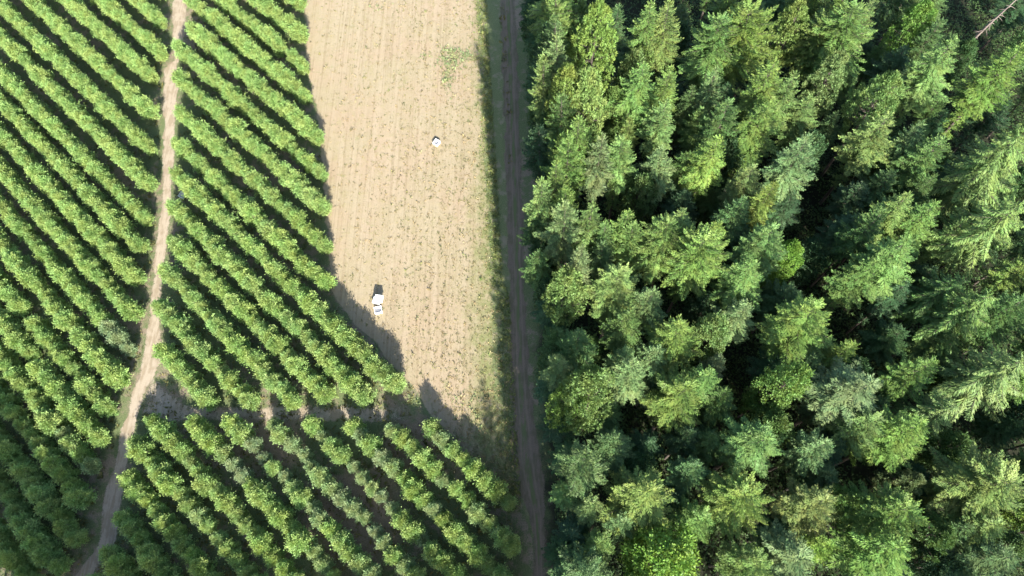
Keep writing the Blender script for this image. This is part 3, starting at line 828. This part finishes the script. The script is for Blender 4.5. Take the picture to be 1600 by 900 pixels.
# ------------------------------------------------------------------ grass and weeds on the field and the floor of the orchard
def tufts(name, pos, size, col, label, blades=6, flat=.6):
    k = len(pos)
    P = np.repeat(np.column_stack([pos, np.full(k, .012)]), blades, 0)
    s = np.repeat(size, blades) * rng.uniform(.6, 1.3, k * blades)
    a = rng.uniform(0, 2 * math.pi, k * blades)
    U = np.stack([np.cos(a) * flat, np.sin(a) * flat, rng.uniform(.25, 1.0, len(a))], 1)
    P[:, :2] += rng.normal(0, 1, (len(P), 2)) * s[:, None] * .35
    NNv = norm(np.cross(U, np.stack([-np.sin(a), np.cos(a), np.zeros_like(a)], 1)))
    V = leaves(P, U, NNv, s, s * .35)
    o = link(bpy.data.objects.new(name, quad_mesh(name, V, M_DRY, np.repeat(rng.random(k), blades)))); o.color = (*col, 1)
    tag(o, label, name.replace('_', ' '), None, 'stuff')
fy = np.array([r[2] for r in FR]); fl = np.array([r[0] for r in FR]); fr_ = np.array([r[1] for r in FR])
def in_field(n, skew=0.0):
    y = rng.uniform(10, 103, n); l = np.interp(y, fy, fl); r = np.interp(y, fy, fr_)
    u = rng.random(n) ** (1 / (1 + skew))
    return np.stack([l + (r - l) * u, y], 1)
p = in_field(9000, .5)
p[:, 0] = np.where(rng.random(len(p)) < .35, np.round(p[:, 0] / 1.05) * 1.05 + rng.normal(0, .16, len(p)), p[:, 0])
tufts('dry_grass', p, rng.gamma(3, .042, len(p)), (.28, .235, .13), 'dry straw-coloured tufts scattered over the tan field', 6)
p = in_field(4800, .9)
p[:, 0] = np.where(rng.random(len(p)) < .35, np.round(p[:, 0] / 1.05) * 1.05 + rng.normal(0, .16, len(p)), p[:, 0])
tufts('weeds', p, rng.gamma(3, .036, len(p)), (.17, .17, .07), 'small olive green weeds dotted over the dry field', 7)
def blob(px_, py_, sx, sy, n):
    c = at(px_, py_); return np.stack([c[0] + rng.normal(0, sx, n), c[1] + rng.normal(0, sy, n)], 1)
p = np.concatenate([blob(705, 92, 1.3, 1.5, 330), blob(733, 88, 1.0, .7, 110), blob(700, 118, .5, 1.6, 130), blob(590, 14, 1.1, .9, 26), blob(662, 88, .5, .5, 20),
                    blob(645, 625, .8, .5, 40), blob(730, 660, 1.6, 2.4, 130)])
tufts('green_grass', p, rng.gamma(4, .045, len(p)), (.21, .25, .12), 'fresh green grass growing in patches on the dry field', 8)
yy = rng.uniform(8, 102, 5200)
xr = np.interp(yy, fy, fr_) - np.abs(rng.normal(0, 1.2, len(yy))) + .8
tufts('verge_grass', np.stack([xr, yy], 1), rng.gamma(3, .045, len(yy)), (.15, .18, .06), 'green grass along the verge between the field and the track', 7)
ox = []
while len(ox) < 9000:
    px_, py_ = rng.uniform(-10, 840), rng.uniform(-10, 905)
    q = at(px_, py_)
    l, r = np.interp(q[1], fy, fl), np.interp(q[1], fy, fr_)
    if l < q[0] < r + 3 and q[1] > 12: continue
    if path_edge(q[1], 0) - .1 < q[0] < path_edge(q[1], 1) + .1: continue
    if q[0] > -3.5: continue
    ox.append(q)
tufts('orchard_grass', np.array(ox), rng.gamma(3, .08, len(ox)), (.13, .13, .05), 'sparse grass growing between the orchard rows', 6)

# ------------------------------------------------------------------ white harvest bins
def box(v, f, x0, x1, y0, y1, z0, z1):
    b = len(v)
    v += [(x0, y0, z0), (x1, y0, z0), (x1, y1, z0), (x0, y1, z0), (x0, y0, z1), (x1, y0, z1), (x1, y1, z1), (x0, y1, z1)]
    f += [(b, b + 3, b + 2, b + 1), (b + 4, b + 5, b + 6, b + 7), (b, b + 1, b + 5, b + 4), (b + 1, b + 2, b + 6, b + 5), (b + 2, b + 3, b + 7, b + 6), (b + 3, b, b + 4, b + 7)]
def bin_thing(px_, py_, rot, z, label, lid, w=1.12, d=1.0, h=.62):
    root = bpy.data.objects.new('harvest_bin', None); p = at(px_, py_, z)
    root.location = (p[0], p[1], z); root.rotation_euler = (0, 0, math.radians(rot)); link(root)
    tag(root, label, 'bin', 'white bins on the ground')
    a, b_ = w / 2, d / 2
    def part(nm, fn, mat, parent=root):
        v, f = [], []; fn(v, f)
        o = link(bpy.data.objects.new(nm, face_mesh(nm, v, f, mat)), parent)
        bv = o.modifiers.new('bevel', 'BEVEL'); bv.width = .008; bv.segments = 1
        return o
    def walls(v, f):
        t = .045
        box(v, f, -a, a, -b_, -b_ + t, .12, h); box(v, f, -a, a, b_ - t, b_, .12, h)
        box(v, f, -a, -a + t, -b_ + t, b_ - t, .12, h); box(v, f, a - t, a, -b_ + t, b_ - t, .12, h)
        for i in range(6):          # ribs on the long and the short sides
            x = -a + .1 + i * (w - .2) / 5
            box(v, f, x - .018, x + .018, -b_ - .02, -b_ - .0005, .14, h - .07); box(v, f, x - .018, x + .018, b_ + .0005, b_ + .02, .14, h - .07)
            y = -b_ + .1 + i * (d - .2) / 5
            box(v, f, -a - .02, -a - .0005, y - .018, y + .018, .14, h - .07); box(v, f, a + .0005, a + .02, y - .018, y + .018, .14, h - .07)
    part('wall_panel', walls, M_WHITE)
    part('floor_panel', lambda v, f: box(v, f, -a + .047, a - .047, -b_ + .047, b_ - .047, .122, .16), M_GREY)
    def rim(v, f):
        o_ = .035; t = .075
        box(v, f, -a - o_, a + o_, -b_ - o_, -b_ + t - o_, h + .001, h + .05); box(v, f, -a - o_, a + o_, b_ - t + o_, b_ + o_, h + .001, h + .05)
        box(v, f, -a - o_, -a + t - o_, -b_ + t - o_, b_ - t + o_, h + .001, h + .05); box(v, f, a - t + o_, a + o_, -b_ + t - o_, b_ - t + o_, h + .001, h + .05)
    part('rim', rim, M_WHITE)
    for y in (-b_ + .07, 0, b_ - .07):
        part('skid', lambda v, f: box(v, f, -a + .01, a - .01, y - .05, y + .05, .0, .118), M_WHITE)
    if lid:
        def lidf(v, f):
            box(v, f, -a - .05, a + .05, -b_ - .05, b_ + .05, h + .053, h + .085)
            for i in range(4):
                x = -a + .16 + i * (w - .32) / 3
                box(v, f, x - .03, x + .03, -b_ + .06, b_ - .06, h + .086, h + .1)
        part('lid', lidf, M_WHITE)
    return root
bin_thing(590.2, 471.5, -14, 0, 'lidded white bin under the one stacked askew in the field', True)
bin_thing(593.0, 468.5, -9, .725, 'lidded white bin sitting askew on top of another in the field', True)
bin_thing(592.0, 486.0, 14, 0, 'open white bin on the field just below the stacked pair', False)
bin_thing(682.6, 225.0, -32, 0, 'single open white bin standing turned by itself in the upper field', False, .9, .95, .6)
bin_thing(286.5, 307.0, -28, 0, 'pale bin half hidden under an orchard tree beside the dirt path', False, 1.0, .9, .5)
